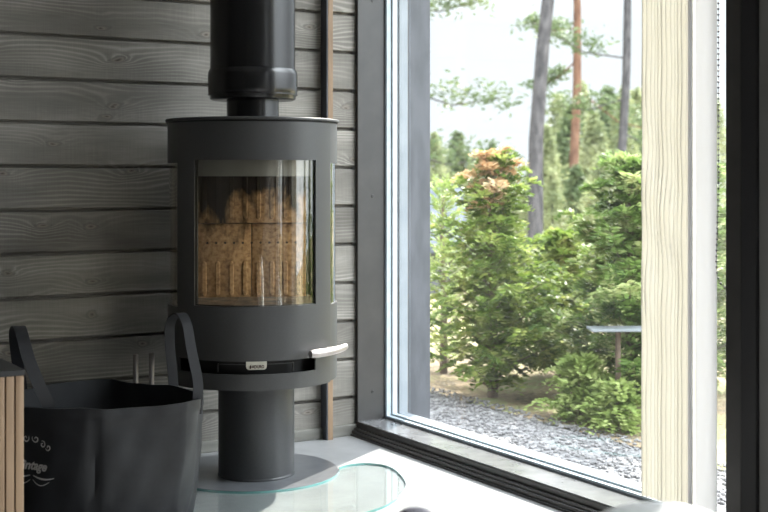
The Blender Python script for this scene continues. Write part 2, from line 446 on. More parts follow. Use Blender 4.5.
# handle
bm = bmesh.new()
pts = []
for i in range(15):
    t_ = d(31.5 + i*34/14); rr_ = .286 + .004*math.sin(i/14*PI)
    pts.append((rr_*math.sin(t_), -rr_*math.cos(t_), .3785+.002*i/14))
tube(bm, pts, [.0100]+[.0122]*1+[.0122-.0026*i/13 for i in range(13)], 20)
mk('door_handle', bm, M['steel'], door, 60)
bm = bmesh.new()
t_ = d(56); tube(bm, [(.249*math.sin(t_),-.249*math.cos(t_),.379),(.287*math.sin(t_),-.287*math.cos(t_),.379)], .006, 12)
mk('handle_post', bm, M['steel'], door, 60)
# side panels and side panes
for s in (-1,1):
    bm = bmesh.new()
    def sh(a0,a1,z0,z1,r0=.2440,r1=.2480): arc_shell(bm, r0,r1, min(s*d(a0),s*d(a1)), max(s*d(a0),s*d(a1)), z0,z1, 24)
    sh(61,118,.910,1.024); sh(61,118,.284,.503); sh(112,118,.503,.910); sh(60.2,61.8,.284,1.024,.240,.2465)
    sp = mk('side_panel', bm, M['stove'], st, 35)
    bm = bmesh.new(); sh(61.8,112,.503,.910,.2400,.2430)
    mk('side_glass', bm, M['stoveglass'], sp, 35)
# top plate with a shadow gap
mk('top_plate', lathed([(0,1.029),(.252,1.029),(.2545,1.031),(.2545,1.0355),(.253,1.0372),(0,1.0372)]), M['stove'], st, 20)
mk('top_gap', lathed([(0,1.023),(.244,1.023),(.244,1.0295),(0,1.0295)]), M['stove_in'], st, 40)
# fireproof lining
bm = bmesh.new()
yb = .085
def plate(x0,x1,z0,z1,y0=yb,th=.025):
    box(bm, x0,x1,y0,y0+th,z0,z1,bev=.0018)
plate(-.163,-.0012,.503,.729); plate(.0012,.163,.503,.729)
def ribs(z0,z1,xs,y0=yb):
    for x in xs:
        w=.0085; n=8; vs=[]
        loop=[]
        for i in range(n+1): a=PI*i/n; loop.append((x+w*math.cos(a), z1-w+w*math.sin(a)))
        for i in range(n+1): a=PI+PI*i/n; loop.append((x+w*math.cos(a), z0+w+w*math.sin(a)))
        A=[bm.verts.new((p[0],y0+.001,p[1])) for p in loop]; B=[bm.verts.new((x+(p[0]-x)*.6,y0-.0032,p[1]+( -.003 if p[1]>(z0+z1)/2 else .003))) for p in loop]
        for i in range(len(A)): j=(i+1)%len(A); bm.faces.new((A[i],A[j],B[j],B[i]))
        bm.faces.new(B)
xs=[-.142+.0405*i for i in range(8)]
ribs(.512,.618,xs)
plate(-.163,.163,.732,.925,yb-.012,.022)
ribs(.742,.90,xs,yb-.012)
mk('firebox_lining', bm, M['verm'], st, 35)
bm = bmesh.new()
for i in range(11):
    x=-.1325+.0265*i
    lathe(bm,[(0,0),(.0034,0),(.0034,.0008),(0,.0008)],12)
    vs=[v for v in bm.verts if not v.tag]
    for v in vs: v.co = Vector((x+v.co.x, yb-.0009+v.co.z, .672+v.co.y)); v.tag=True
mk('air_hole', bm, M['stove_in'], st, 35)
bm = bmesh.new(); arc_shell(bm,.228,.232,d(-44),d(44),.872,.935,48)
mk('air_deflector', bm, M['outframe'], st, 35)
mk('firebox_floor', lathed([(0,.503),(.222,.503),(.222,.509),(0,.509)],64), M['sootfloor'], st, 40)
# badge
bm = bmesh.new()
pts=[(-.0285,.3620),(.0285,.3620),(.0285,.3480),(.0265,.3425),(.0215,.3395),(-.0215,.3395),(-.0265,.3425),(-.0285,.3480)]
A=[bm.verts.new((x,-math.sqrt(.2500**2-x*x)-.0018,z)) for x,z in pts]; B=[bm.verts.new((x,-math.sqrt(.2500**2-x*x)+.001,z)) for x,z in pts]
for i in range(8): bm.faces.new((A[i],A[(i+1)%8],B[(i+1)%8],B[i]))
bm.faces.new(A); bm.faces.new(B[::-1])
bd = mk('badge', bm, M['badge'], st)
bm = text_mesh('ADURO', .0125)
w_ = max(v.co.x for v in bm.verts)-min(v.co.x for v in bm.verts)
for v in bm.verts: v.co = Vector((v.co.x*(.034/w_)+.0045, -.2523+.5*(v.co.x*.8)**2/.25, .3475+v.co.y*.95))
# flame mark
fl=[(-.0185,.3420),(-.0150,.3428),(-.0135,.3470),(-.0150,.3520),(-.0138,.3550),(-.0165,.3530),(-.0190,.3480)]
bm.faces.new([bm.verts.new((x,-.2526,z)) for x,z in fl])
g = bmesh.ops.extrude_face_region(bm, geom=bm.faces[:])
for e in g['geom']:
    if isinstance(e, bmesh.types.BMVert): e.co.y -= .0004
mk('badge_lettering', bm, M['badgetxt'], bd)

# ---- flue
fl = empty('chimney_flue', (SX,SY,1.0372))
tag(fl, 'glossy black insulated flue pipe rising from the stove top', 'flue pipe')
z0=1.0372
mk('connector_pipe', lathed([(0,0),(.0765,0),(.0765,.08),(0,.08)],64), M['flue'], fl, 40)
mk('collar', lathed([(.0765,.0585),(.120,.0585),(.1255,.061),(.1265,.069),(.1305,.077),(.1315,.090),(.1315,.132),(.130,.142),(.1265,.148),(.122,.150),(0,.150)],96), M['flue'], fl, 25)
mk('outer_pipe', lathed([(0,.147),(.1238,.147),(.1248,.149),(.1248,CE-z0),(0,CE-z0)],96), M['flue'], fl, 15)
for dz,rr in ((.0745,.1318),):
    bm=lathed([(.126,dz-.002),(rr,dz-.002),(rr,dz+.001),(.126,dz+.001)],96); mk('collar_ring', bm, M['flue'], fl, 40)

# ---- hearth plates
hp = mk('hearth_disc', lathed(disc_solid(.251,0,.006)), M['discpl'], None, 15)
hp.location=(SX,SY,0); tag(hp,'round grey floor plate directly under the stove pedestal','hearth plate')
gp = empty('glass_hearth_plate',(SX,SY,0), math.radians(-25.1))
tag(gp,'clear glass floor plate with greenish edge reaching out in front of the stove','hearth plate')
half=[(-.012,.257),(-.030,.272),(-.050,.300),(-.058,.341),(-.035,.385),(.015,.412),(.08,.424),(.16,.430),(.24,.425),(.335,.399),(.40,.370),(.461,.328),(.53,.25),(.575,.165),(.60,.08),(.606,0)]
def smooth_curve(p, n=5):
    out=[]
    for i in range(len(p)-1):
        p0=p[max(i-1,0)];p1=p[i];p2=p[i+1];p3=p[min(i+2,len(p)-1)]
        for k in range(n):
            t=k/n
            out.append(tuple(.5*((2*p1[c])+(-p0[c]+p2[c])*t+(2*p0[c]-5*p1[c]+4*p2[c]-p3[c])*t*t+(-p0[c]+3*p1[c]-3*p2[c]+p3[c])*t**3) for c in range(len(p1))))
    out.append(p[-1]); return out
hc=smooth_curve(half)
outer=[(b,-a) for a,b in hc]+[(-b,-a) for a,b in hc[::-1][1:]]      # right cusp -> front -> left cusp, local xy
N=len(outer)
t0=math.atan2(outer[0][0],-outer[0][1]); 
inner=[(.2545*math.sin(t0*(1-2*i/(N-1))), -.2545*math.cos(t0*(1-2*i/(N-1)))) for i in range(N)]
bm=bmesh.new(); be=bmesh.new()
zt,zb=.0062,.0008
O=[(bm.verts.new((x,y,zb)),bm.verts.new((x,y,zt))) for x,y in outer]
I=[(bm.verts.new((x,y,zb)),bm.verts.new((x,y,zt))) for x,y in inner]
for i in range(N-1):
    bm.faces.new((O[i][1],O[i+1][1],I[i+1][1],I[i][1])); bm.faces.new((O[i][0],I[i][0],I[i+1][0],O[i+1][0]))
mk('glass_sheet', bm, M['floorglass'], gp)
loop=outer+inner[::-1]
for i in range(len(loop)):
    a,b=loop[i],loop[(i+1)%len(loop)]
    if (Vector(a)-Vector(b)).length<1e-6: continue
    be.faces.new([be.verts.new((*a,0)),be.verts.new((*b,0)),be.verts.new((*b,zt)),be.verts.new((*a,zt))])
mk('polished_edge', be, M['glassedge'], gp)

# ------------------------------------------------------------------ bag
rimp=[(-.97,3.20),(-.915,3.105),(-.808,3.062),(-.6955,3.044),(-.595,3.085),(-.490,3.128),(-.464,3.18),(-.474,3.30),(-.56,3.385),(-.6462,3.42),(-.755,3.51),(-.827,3.476),(-.911,3.406),(-.955,3.33)]
rimw=[ahead(f,r) for r,f in rimp]
cen=sum(rimw,Vector())/len(rimw)
bag=empty('tote_basket',(cen.x,cen.y,0)); tag(bag,'black coated fabric log basket with two looped handles and faded script print','basket')
loc=[p-cen for p in rimw]
NP=8
ring=[]
n_=len(loc)
for i in range(n_):
    a,b=loc[i],loc[(i+1)%n_]
    pm=loc[i-1]; p3=loc[(i+2)%n_]
    for k_ in range(NP):
        t=k_/NP
        cr=.5*((2*a)+(-pm+b)*t+(2*pm-5*a+4*b-p3)*t*t+(-pm+3*a-3*b+p3)*t**3)
        ring.append(a.lerp(b,t).lerp(cr,.3))
NR=len(ring)
RH=.31
def bagpt(s,z,off=0.0):
    s%=NR; i=int(s)%NR; f=s-int(s)
    p=ring[i].lerp(ring[(i+1)%NR],f)
    t=max(0,min(1,z/RH)); ang=math.atan2(p.y,p.x)
    circ=Vector((.238*math.cos(ang),.225*math.sin(ang),0))
    q=circ.lerp(p,.4+.6*t)
    scale=.93+.07*t+.030*math.sin(PI*t)
    wr=.0016*math.sin(ang*9+z*22)+.003*math.sin(ang*17-z*31)
    crease=-.012*math.exp(-((s-3*NP)/.9)**2)*(1 if t<.9 else 1-.6*(t-.9)*10)
    n=q.normalized()
    q=q*scale+n*(wr*(1-.6*t)+crease+off)
    zz=z
    if t>.98: zz=z+.002*math.sin(ang*5)+.001*math.sin(ang*11)
    return Vector((q.x,q.y,zz))
bm=bmesh.new()
levels=[0.0,.004,.02,.05,.09,.13,.17,.21,.25,.28,.285,.295,.31]
rows=[]
for z in levels:
    off=-.012 if z==0 else (.0018 if z in (.285,.295,.31) else 0)
    rows.append([bm.verts.new(bagpt(s,z,off)) for s in range(NR)])
inn=[.3105,.295,.25,.17,.09,.015]
for z in inn: rows.append([bm.verts.new(bagpt(s,min(z,.31),-.005)) for s in range(NR)])
for a,b in zip(rows[:-1],rows[1:]):
    for i in range(NR): j=(i+1)%NR; bm.faces.new((a[i],a[j],b[j],b[i]))
bm.faces.new(rows[0][::-1]); bm.faces.new(rows[-1])
mk('basket_body', bm, M['bag'], bag, 50)
# handles : flat straps as swept ribbons with thickness
def strap(name, pts, wd, w=.030, th=.004):
    pts=[Vector(p) for p in smooth_curve([tuple(p) for p in pts],6)]
    bm=bmesh.new(); rg=[]
    for i,p in enumerate(pts):
        dd=(pts[min(i+1,len(pts)-1)]-pts[max(i-1,0)]).normalized()
        wv=Vector(wd); wv=(wv-dd*wv.dot(dd)).normalized(); nn=dd.cross(wv)
        rg.append([bm.verts.new(p+wv*w/2*a+nn*th/2*b) for a,b in ((-1,-1),(1,-1),(1,1),(-1,1))])
    for a,b in zip(rg[:-1],rg[1:]):
        for k_ in range(4): bm.faces.new((a[k_],a[(k_+1)%4],b[(k_+1)%4],b[k_]))
    bm.faces.new(rg[0][::-1]); bm.faces.new(rg[-1])
    return mk(name,bm,M['strap'],bag,40)
def L(r,f,z): p=ahead(f,r,z)-cen; return (p.x,p.y,z)
# right handle: far foot, arch, near foot
side=ahead(0,1,0)-ahead(0,0,0)
rwd=tuple(side*.8+(ahead(1,0,0)-ahead(0,0,0))*.35)
strap('handle',[L(-.566,3.40,.26),L(-.567,3.398,.33),L(-.572,3.38,.42),L(-.565,3.35,.485),L(-.535,3.31,.513),L(-.510,3.27,.490),L(-.493,3.235,.43),L(-.474,3.215,.355),L(-.472,3.205,.315),L(-.476,3.205,.27)],rwd,.026)
strap('handle',[L(-.962,3.37,.27),L(-.963,3.35,.33),L(-.960,3.30,.42),L(-.945,3.24,.475),L(-.920,3.19,.492),L(-.893,3.13,.470),L(-.868,3.095,.42),L(-.840,3.085,.36),L(-.820,3.088,.315),L(-.810,3.092,.27)],rwd,.030)
# printed script and scrolls
def project(bm,s0,z0_):
    ds=(ring[(int(s0)+1)%NR]-ring[int(s0)%NR]).length
    for v in bm.verts:
        v.co=bagpt(s0+v.co.x/ds, z0_+v.co.y, .0016)
S0=1.72*NP
bm=text_mesh('Vintage',.031,.4)
bmesh.ops.triangulate(bm,faces=bm.faces[:]); project(bm,S0-1.3,.168)
mk('printed_script',bm,M['print'],bag,recalc=False)
def ribbon(p2,w):
    bm=bmesh.new()
    vs=[]
    for i,p in enumerate(p2):
        a=Vector(p2[max(i-1,0)]);b=Vector(p2[min(i+1,len(p2)-1)]); t=(b-a).normalized(); nn=Vector((-t.y,t.x)); ww=w*(.35+.65*math.sin(PI*min(1,(i+1)/len(p2))))
        vs.append((bm.verts.new((p[0]+nn.x*ww,p[1]+nn.y*ww,0)),bm.verts.new((p[0]-nn.x*ww,p[1]-nn.y*ww,0))))
    for a,b in zip(vs[:-1],vs[1:]): bm.faces.new((a[0],a[1],b[1],b[0]))
    project(bm,S0-1.3,.170); mk('printed_scroll',bm,M['print'],bag,recalc=False)
def spiral(cx,cy,r,turns,ph,sg): return [(cx+r*(1-.8*i/24)*math.cos(ph+sg*turns*2*PI*i/24), cy+r*(1-.8*i/24)*math.sin(ph+sg*turns*2*PI*i/24)) for i in range(25)]
for sx in (-1,1):
    for (cx,cy,r,tn,ph,sg) in ((.014,.064,.010,1.1,2.6,1),(.034,.052,.009,1.2,2.0,-1),(.052,.046,.008,1.1,3.4,1)):
        ribbon([(sx*x,y) for x,y in spiral(cx,cy,r,tn,ph,sg)],.0016)
    ribbon([(sx*(.005+.062*i/12),-.026-.010*math.sin(i/12*2.2)+.006*i/12) for i in range(13)],.0022)
    ribbon([(sx*(.004+.050*i/12),-.036-.012*math.sin(i/12*3)) for i in range(13)],.0012)

# ------------------------------------------------------------------ fire tools behind the basket
hb=mk('tool_base',lathed([(0,0),(.055,0),(.057,.003),(.055,.010),(0,.012)],48),M['blackframe'],None,40)
hb.location=(-.776,-.075,0); tag(hb,'small dark round stand on the floor behind the log basket holding two steel rods','stand')
for i,(x,lab) in enumerate(((-.801,'short brushed steel fire tool behind the basket, farther from the stove'),(-.751,'short brushed steel fire tool behind the basket, nearer to the stove'))):
    t=empty('fireplace_tool',(x,-.075,.011)); tag(t,lab,'fire tool','fire tools behind the basket')
    mk('shaft',lathed([(0,0),(.004,0),(.004,.17),(0,.17)],16),M['steel'],t,40)
    mk('handle',lathed([(0,.168),(.0075,.168),(.0078,.172),(.0078,.322),(.0070,.326),(0,.326)],24),M['steel'],t,40)

# ------------------------------------------------------------------ slatted cabinet
cx1,cy1=-1.387,-1.011
cb=empty('slatted_cabinet',(-1.75,-.81,0)); tag(cb,'low oak slatted cabinet with a black top at the left edge','cabinet')
o_=(-1.75,-.81,0)
mk('carcass',rel(bx(-2.11,cx1-.003,cy1+.014,-.62,.0,.447),o_),M['slatback'],cb)
bm=bmesh.new(); x=cx1
while x>-2.11:
    box(bm,x-.0172,x,cy1,cy1+.0135,.004,.4465,bev=.0012); x-=.0203
y=cy1+.03
while y<-.62:
    for xx in (cx1-.003,):
        pass
    y+=.0203
mk('slats',rel(bm,o_),M['slat'],cb,35)
mk('cabinet_top',rel(bx(-2.113,cx1+.002,cy1-.003,-.615,.447,.459,bev=.0015),o_),M['blacktop'],cb)

# ------------------------------------------------------------------ vertical blind, stacked to the side
bl=empty('vertical_blind',(.06,-1.43,WT-.03)); tag(bl,'cream vertical blind gathered in narrow wavy folds beside the window','blind')
bz=WT-.03
bm=bmesh.new()
NY,NZ=150,110
ya,yb2=-1.350,-1.528
NY,NZ=234,100
def corr(y,z):
    u=(ya-y)/(ya-yb2)
    env=math.exp(-((z-.78)/.36)**2)*min(1,u/.1)*(1 if u<.6 else max(0,(1-u)/.4))
    ph=u*13 + env*(.34*math.sin(z*24+u*4)+.16*math.sin(z*13-u*5)) + .05*math.sin(z*4+u*3)
    fr_=abs((ph%1)-.5)*2
    return .060-(.011+.003*math.sin(u*17+1))*(1-fr_**1.4)
rows_=[]
for off in (0,.0012):
    rows_.append([[bm.verts.new((corr(ya+(yb2-ya)*i/NY,.078+(2.20-.078)*j/NZ)+off-.06, ya+(yb2-ya)*i/NY+1.43, .078+(2.20-.078)*j/NZ-bz)) for j in range(NZ+1)] for i in range(NY+1)])
for q_,rw in enumerate(rows_):
    for i in range(NY):
        for j in range(NZ): bm.faces.new((rw[i][j],rw[i+1][j],rw[i+1][j+1],rw[i][j+1]))
F_,B_=rows_
for i in range(NY):
    bm.faces.new((F_[i][0],F_[i+1][0],B_[i+1][0],B_[i][0])); bm.faces.new((F_[i][-1],F_[i+1][-1],B_[i+1][-1],B_[i][-1]))
for i in (0,NY):
    for j in range(NZ): bm.faces.new((F_[i][j],F_[i][j+1],B_[i][j+1],B_[i][j]))
mk('fabric_stack',bm,M['blind'],bl,60)
bm=bmesh.new(); box(bm,.038-.06,.044-.06,-1.536+1.43,-1.524+1.43,.07-bz,2.2-bz,bev=.002)
mk('stack_edge',bm,M['vane'],bl,60)
bm=bmesh.new()
NY=20; rowf=[];rowb=[]
for i in range(NY+1):
    y=-1.537-.066*i/NY; x=.052+.012*math.sin(i/NY*PI)
    rowf.append([bm.verts.new((x-.06,y+1.43,z-bz)) for z in (.082,2.2)])
    rowb.append([bm.verts.new((x-.06+.0015,y+1.43,z-bz)) for z in (.082,2.2)])
for i in range(NY):
    bm.faces.new((rowf[i][0],rowf[i+1][0],rowf[i+1][1],rowf[i][1])); bm.faces.new((rowb[i][0],rowb[i][1],rowb[i+1][1],rowb[i+1][0]))
bm.faces.new((rowf[0][0],rowf[0][1],rowb[0][1],rowb[0][0])); bm.faces.new((rowf[-1][0],rowb[-1][0],rowb[-1][1],rowf[-1][1]))
mk('vane',bm,M['vane'],bl,60)
mk('headrail',bx(.03-.06,.09-.06,-1.675+1.43,-.03+1.43,2.2-bz,0),M['blackframe'],bl)
# bead chain
path=smooth_curve([(.020,-1.640,2.2),(.020,-1.640,1.5),(.020,-1.640,1.0),(.020,-1.640,.85),(.020,-1.637,.76),(.020,-1.634,.68),(.022,-1.637,.64),(.028,-1.649,.620),(.038,-1.664,.617),(.048,-1.674,.64),(.050,-1.675,.8),(.050,-1.675,1.5),(.050,-1.675,2.2)],12)
bm=bmesh.new(); tube(bm,path,.0006,5)
acc=0
for a,b in zip(path[:-1],path[1:]):
    a=Vector(a);b=Vector(b);l=(b-a).length;q=acc
    while q<l:
        bmesh.ops.create_icosphere(bm,subdivisions=1,radius=.0030,matrix=Matrix.Translation(a.lerp(b,q/l)))
        q+=.0128
    acc=q-l
ch=mk('bead_chain',bm,M['chain'],None,60); tag(ch,'dark beaded pull cord hanging in a loop beside the black window post','blind cord')

# ------------------------------------------------------------------ things in front, only their tops in the frame
pf=empty('pouf',(-1.165,-2.716,0)); tag(pf,'rounded white boucle pouf, blurred at the bottom edge under the blind','pouf')
bm=bmesh.new()
pr=[(0,0.012),(.13,.012),(.155,.03),(.165,.12),(.165,.34),(.148,.42),(.105,.478),(.055,.509),(0,.520)]
lathe(bm,[tuple(p) for p in smooth_curve(pr,4)],64)
mk('pouf_body',bm,M['white_fur'],pf,180)
tb=empty('side_table',(-1.2,-2.30,0)); tag(tb,'low white round side table just below the frame','table')
mk('tabletop',lathed([(0,.285),(.125,.285),(.13,.29),(.13,.297),(.125,.30),(0,.30)],64),M['ceil'],tb,40)
mk('table_leg',lathed([(0,0),(.10,0),(.10,.006),(.018,.012),(.018,.286),(0,.286)],48),M['blackframe'],tb,40)
vz=mk('vase',lathed(smooth_curve([(0,.006),(.030,.006),(.038,.03),(.040,.06),(.036,.09),(.030,.112),(.017,.126),(0,.1285)],4),48),M['grey_ceramic'],None,180)
vz.location=(-1.206,-2.287,.297); tag(vz,'small dark grey round-topped jar, blurred at the bottom edge beside the glass plate','jar')

# ------------------------------------------------------------------ outside
def terrain(x,y):
    dd=max(0,x-2.6)
    return -.2 - 2.1*(1-math.exp(-(dd/7.5)**2))+.03*math.sin(x*2.1+y)*min(1,dd)
def grid_ground():
    bm=bmesh.new(); xs=[1.30+i*.35 for i in range(12)]+[5.6+i*3 for i in range(30)]; ys=[-30+i*3 for i in range(8)]+[-6+i*.5 for i in range(30)]+[9+i*4 for i in range(26)]
    g=[[bm.verts.new((x,y,terrain(x,y))) for y in ys] for x in xs]
    for i in range(len(xs)-1):
        for j in range(len(ys)-1): bm.faces.new((g[i][j],g[i+1][j],g[i+1][j+1],g[i][j+1]))
    return bm
m=mat('forest_floor',(.2,.2,.1),.95); t=NT(m)
co=t.add('ShaderNodeTexCoord').outputs['Object']
n1=t.add('ShaderNodeTexNoise',{'Vector':co,'Scale':3.0,'Detail':8.0}); n2=t.add('ShaderNodeTexNoise',{'Vector':co,'Scale':40.0,'Detail':4.0})
t.link(t.ramp(t.math('ADD',t.math('MULTIPLY',n1.outputs['Fac'],.6),t.math('MULTIPLY',n2.outputs['Fac'],.4)),[(.38,(.09,.075,.05)),(.5,(.28,.20,.12)),(.60,(.24,.27,.11))]),t.b.inputs['Base Color'])
t.bump(n2.outputs['Fac'],.8,.03)
g=mk('forest_ground',grid_ground(),m,None,180,recalc=False); struct(g)
m=mat('crushed_gravel',(.4,.4,.42),.9); t=NT(m)
co=t.add('ShaderNodeTexCoord').outputs['Object']
v1=t.add('ShaderNodeTexVoronoi',{'Vector':co,'Scale':45.0}); 
t.link(t.ramp(v1.outputs['Color'],[(.1,(.10,.10,.105)),(.5,(.20,.195,.20)),(.9,(.30,.295,.30))]),t.b.inputs['Base Color'])
t.bump(v1.outputs['Distance'],1.0,-.02)
struct(mk('gravel_strip',bx(.30,1.32,-7,7,-.4,-.2),m))
# loose stones
tb0=bmesh.new(); bmesh.ops.create_icosphere(tb0,subdivisions=1,radius=1.0); tb0.verts.index_update()
ico_v=[v.co.copy() for v in tb0.verts]; ico_f=[[v.index for v in f.verts] for f in tb0.faces]; tb0.free()
msn=noisy('grey_stones',(.10,.097,.10),(.25,.24,.245),30,.85)
bm=bmesh.new(); rg=random.Random(3)
for i in range(7500):
    x=rg.uniform(.34,1.40); y=rg.uniform(-1.9,2.6); r=rg.uniform(.004,.010)
    mt=Matrix.Translation((x,y,-.198+r*.3))@Matrix.Rotation(rg.uniform(0,6),4,'Z')@Matrix.Rotation(rg.uniform(-.6,.6),4,'X')@Matrix.Diagonal((1.3,.9,.65,1))
    vv=[bm.verts.new(mt@(c*r)) for c in ico_v]
    for f in ico_f: bm.faces.new([vv[q] for q in f])
tag(mk('gravel_stones',bm,msn,None,recalc=False),'loose grey crushed stones covering the strip outside the window','gravel',kind='stuff')

def frond(bm,p,dirv,L_,w,droop,rg,npair=7,ll=.035):
    """a flattened spray : pairs of small leaflets along a drooping rib"""
    dirv=dirv.normalized(); side=dirv.cross(Vector((0,0,1))); side=side.normalized() if side.length>1e-3 else Vector((1,0,0))
    side=(side+Vector((0,0,rg.uniform(-.5,.5)))).normalized()
    for i in range(npair):
        t=(i+.6)/npair
        c=p+dirv*L_*t+Vector((0,0,-droop*t*t*L_))
        ln=ll*(1.15-.6*t)*rg.uniform(.7,1.2)
        for s in (-1,1):
            dd=(dirv*.75+side*s*rg.uniform(.6,1.0)+Vector((0,0,-.35*droop+rg.uniform(-.15,.15)))).normalized()
            nn=dd.cross(Vector((rg.uniform(-1,1),rg.uniform(-1,1),1))).normalized()*w
            a=c; b=c+dd*ln
            bm.faces.new([bm.verts.new(a),bm.verts.new(a.lerp(b,.5)+nn),bm.verts.new(b),bm.verts.new(a.lerp(b,.5)-nn)])
def shrub(name,pos,h,rad,lm,label,seed,n=190,orange=False,ll=.045,w=.0075,taper=.9,cat='shrub',grp=None,up=.42,droop=.7):
    rg=random.Random(seed); z0=terrain(pos.x,pos.y)-.02 if pos.x>1.3 else -.2
    e=empty(name,(pos.x,pos.y,z0)); tag(e,label,cat,grp)
    bm=bmesh.new(); tube(bm,[(0,0,0),(.01,.01,h*.4),(-.01,0,h*.75),(0,0,h*.98)],[.022*h,.017*h,.010*h,.002],8)
    fb=bmesh.new(); ob=bmesh.new()
    for i in range(n):
        q=i/n; z=h*(.06+.92*q); az=i*2.39996+rg.uniform(-.4,.4)
        r=rad*(min(1,(1-q)**taper*1.1+.06))*rg.uniform(.45,1.3)*(.75+.25*min(1,q*6))
        dv=Vector((math.cos(az),math.sin(az),up+.9*q*q+rg.uniform(-.15,.2))).normalized()
        tube(bm,[(0,0,z-.02),tuple(Vector((0,0,z))+dv*r*.8)],[.004*h,.0012],4,False)
        tgt=ob if (orange and q>.74 and rg.random()<.55) else fb
        k=max(2,int(r/.055))
        for j in range(k):
            t=(j+.5)/k; c=Vector((0,0,z))+dv*r*t*.95
            for s in (-1,1):
                d2=(dv+dv.cross(Vector((0,0,1)))*s*rg.uniform(.3,1.0)+Vector((0,0,rg.uniform(-.2,.35)))).normalized()
                frond(tgt,c,d2,rg.uniform(.07,.13)*(.7+.5*rad),w,droop,rg,6,ll)
        frond(tgt,Vector((0,0,z))+dv*r*.8,dv,.12,w,droop,rg,7,ll)
    mk('stem',bm,M['twig'],e,60)
    mk('foliage',fb,M[lm],e,recalc=False)
    if orange: o=mk('orange_tips',ob,M['orange'],e,recalc=False); o['label']='rusty orange dried sprays at the top'
    else: ob.free()
    return e
def at(px_r, f): return ahead(f, px_r*f)      # bearing (tangent right of straight ahead) and distance
shrub('thuja_shrub',at(.086,6.15),1.20,.40,'thuja','bushy thuja shrub with rusty orange top, left of the tall trunk',1,125,True,ll=.055,w=.0085,taper=.62)
shrub('thuja_shrub',at(.195,5.75),1.16,.42,'thuja2','thuja shrub with pale drooping sprays, closest to the blind',2,130,ll=.06,w=.0085,taper=.6)
shrub('spruce_sapling',at(.047,6.9),1.05,.30,'yellowgreen','light yellow-green young spruce beside the dark outer window board',3,55,ll=.045,w=.0045,droop=.1,cat='sapling')
shrub('thuja_shrub',at(.140,6.7),.78,.42,'thuja','low dense green thuja between the two taller thujas',4,150,ll=.05)
shrub('thuja_shrub',at(.245,6.3),1.25,.5,'thuja2','thuja partly hidden behind the cream blind',5,150,ll=.055)
shrub('small_plant',at(.155,5.55),.28,.16,'yellowgreen','small bright yellow-green plant at the gravel edge, left one of two',6,45,cat='plant',grp='small plants at the gravel edge')
shrub('small_plant',at(.185,5.35),.20,.13,'yellowgreen','tiny yellow-green plant at the gravel edge, right one of two',8,34,cat='plant',grp='small plants at the gravel edge')
hedge0=shrub('thuja_shrub',Vector((3.3,-.6,0)),1.30,.40,'thuja','thuja in the row outside, seen only as a reflection in the stove glass',12,130,grp='thuja row mirrored in the stove glass',ll=.055,w=.009)
for hx,hy,hr in ((3.4,-1.35,1.0),(3.2,-2.15,2.2),(3.35,-2.9,3.1),(3.25,-3.7,4.4)):
    c=hedge0.copy(); C.objects.link(c); c.location=(hx,hy,hedge0.location.z); c.rotation_euler=(0,0,hr)
    for ch_ in hedge0.children: k_=ch_.copy(); C.objects.link(k_); k_.parent=c

# flat grey board on a post, added in place of a reflection in the glass
bd=ahead(5.45,.185*5.45)
o=empty('reflection_board',(bd.x,bd.y,-.2),math.radians(-30)); tag(o,'flat grey board on a thin post, added in place of a reflection in the pane','reflection board')
mk('reflection_board_top',bx(-.125,.125,-.07,.07,.410,.421,bev=.003),M['outframe'],o)
mk('reflection_board_post',lathed([(0,0),(.012,0),(.012,.406),(0,.406)],12),M['twig'],o,40)

# shed down the slope
ra=math.atan2(-.5135,.858)   # heading of 'to the right'
shp=ahead(16,.036*16)
sh=empty('garden_shed',(shp.x,shp.y,-2.35),ra); tag(sh,'dark shed with pale grey pitched roof down the slope, left of the orange-topped thuja','shed')
bm=bmesh.new(); box(bm,-2.2,.22,-1.0,1.0,0,2.52); mk('shed_wall',bm,M['reveal'],sh)
bm=bmesh.new()
A=[(-1.35,2.42),(0,3.08),(1.35,2.42),(1.35,2.34),(0,3.0),(-1.35,2.34)]
va=[bm.verts.new((-2.5,)+p) for p in A]; vb=[bm.verts.new((.42,)+p) for p in A]
for i in range(6): j=(i+1)%6; bm.faces.new((va[i],va[j],vb[j],vb[i]))
for v_ in (va,vb): bm.faces.new((v_[0],v_[1],v_[4],v_[5])); bm.faces.new((v_[1],v_[2],v_[3],v_[4]))
mk('shed_roof',bm,noisy('pale_roof_sheet',(.07,.08,.095),(.09,.10,.12),8,.85,spec=.1),sh)
bm=bmesh.new(); vs=[bm.verts.new((-2.2,)+p) for p in ((-1.0,2.5),(1.0,2.5),(0,2.98))]; vt=[bm.verts.new((.22,)+p) for p in ((-1.0,2.5),(1.0,2.5),(0,2.98))]
bm.faces.new(vs); bm.faces.new(vt[::-1])
for i in range(3): j=(i+1)%3; bm.faces.new((vs[i],vs[j],vt[j],vt[i]))
mk('shed_gable',bm,M['reveal'],sh)

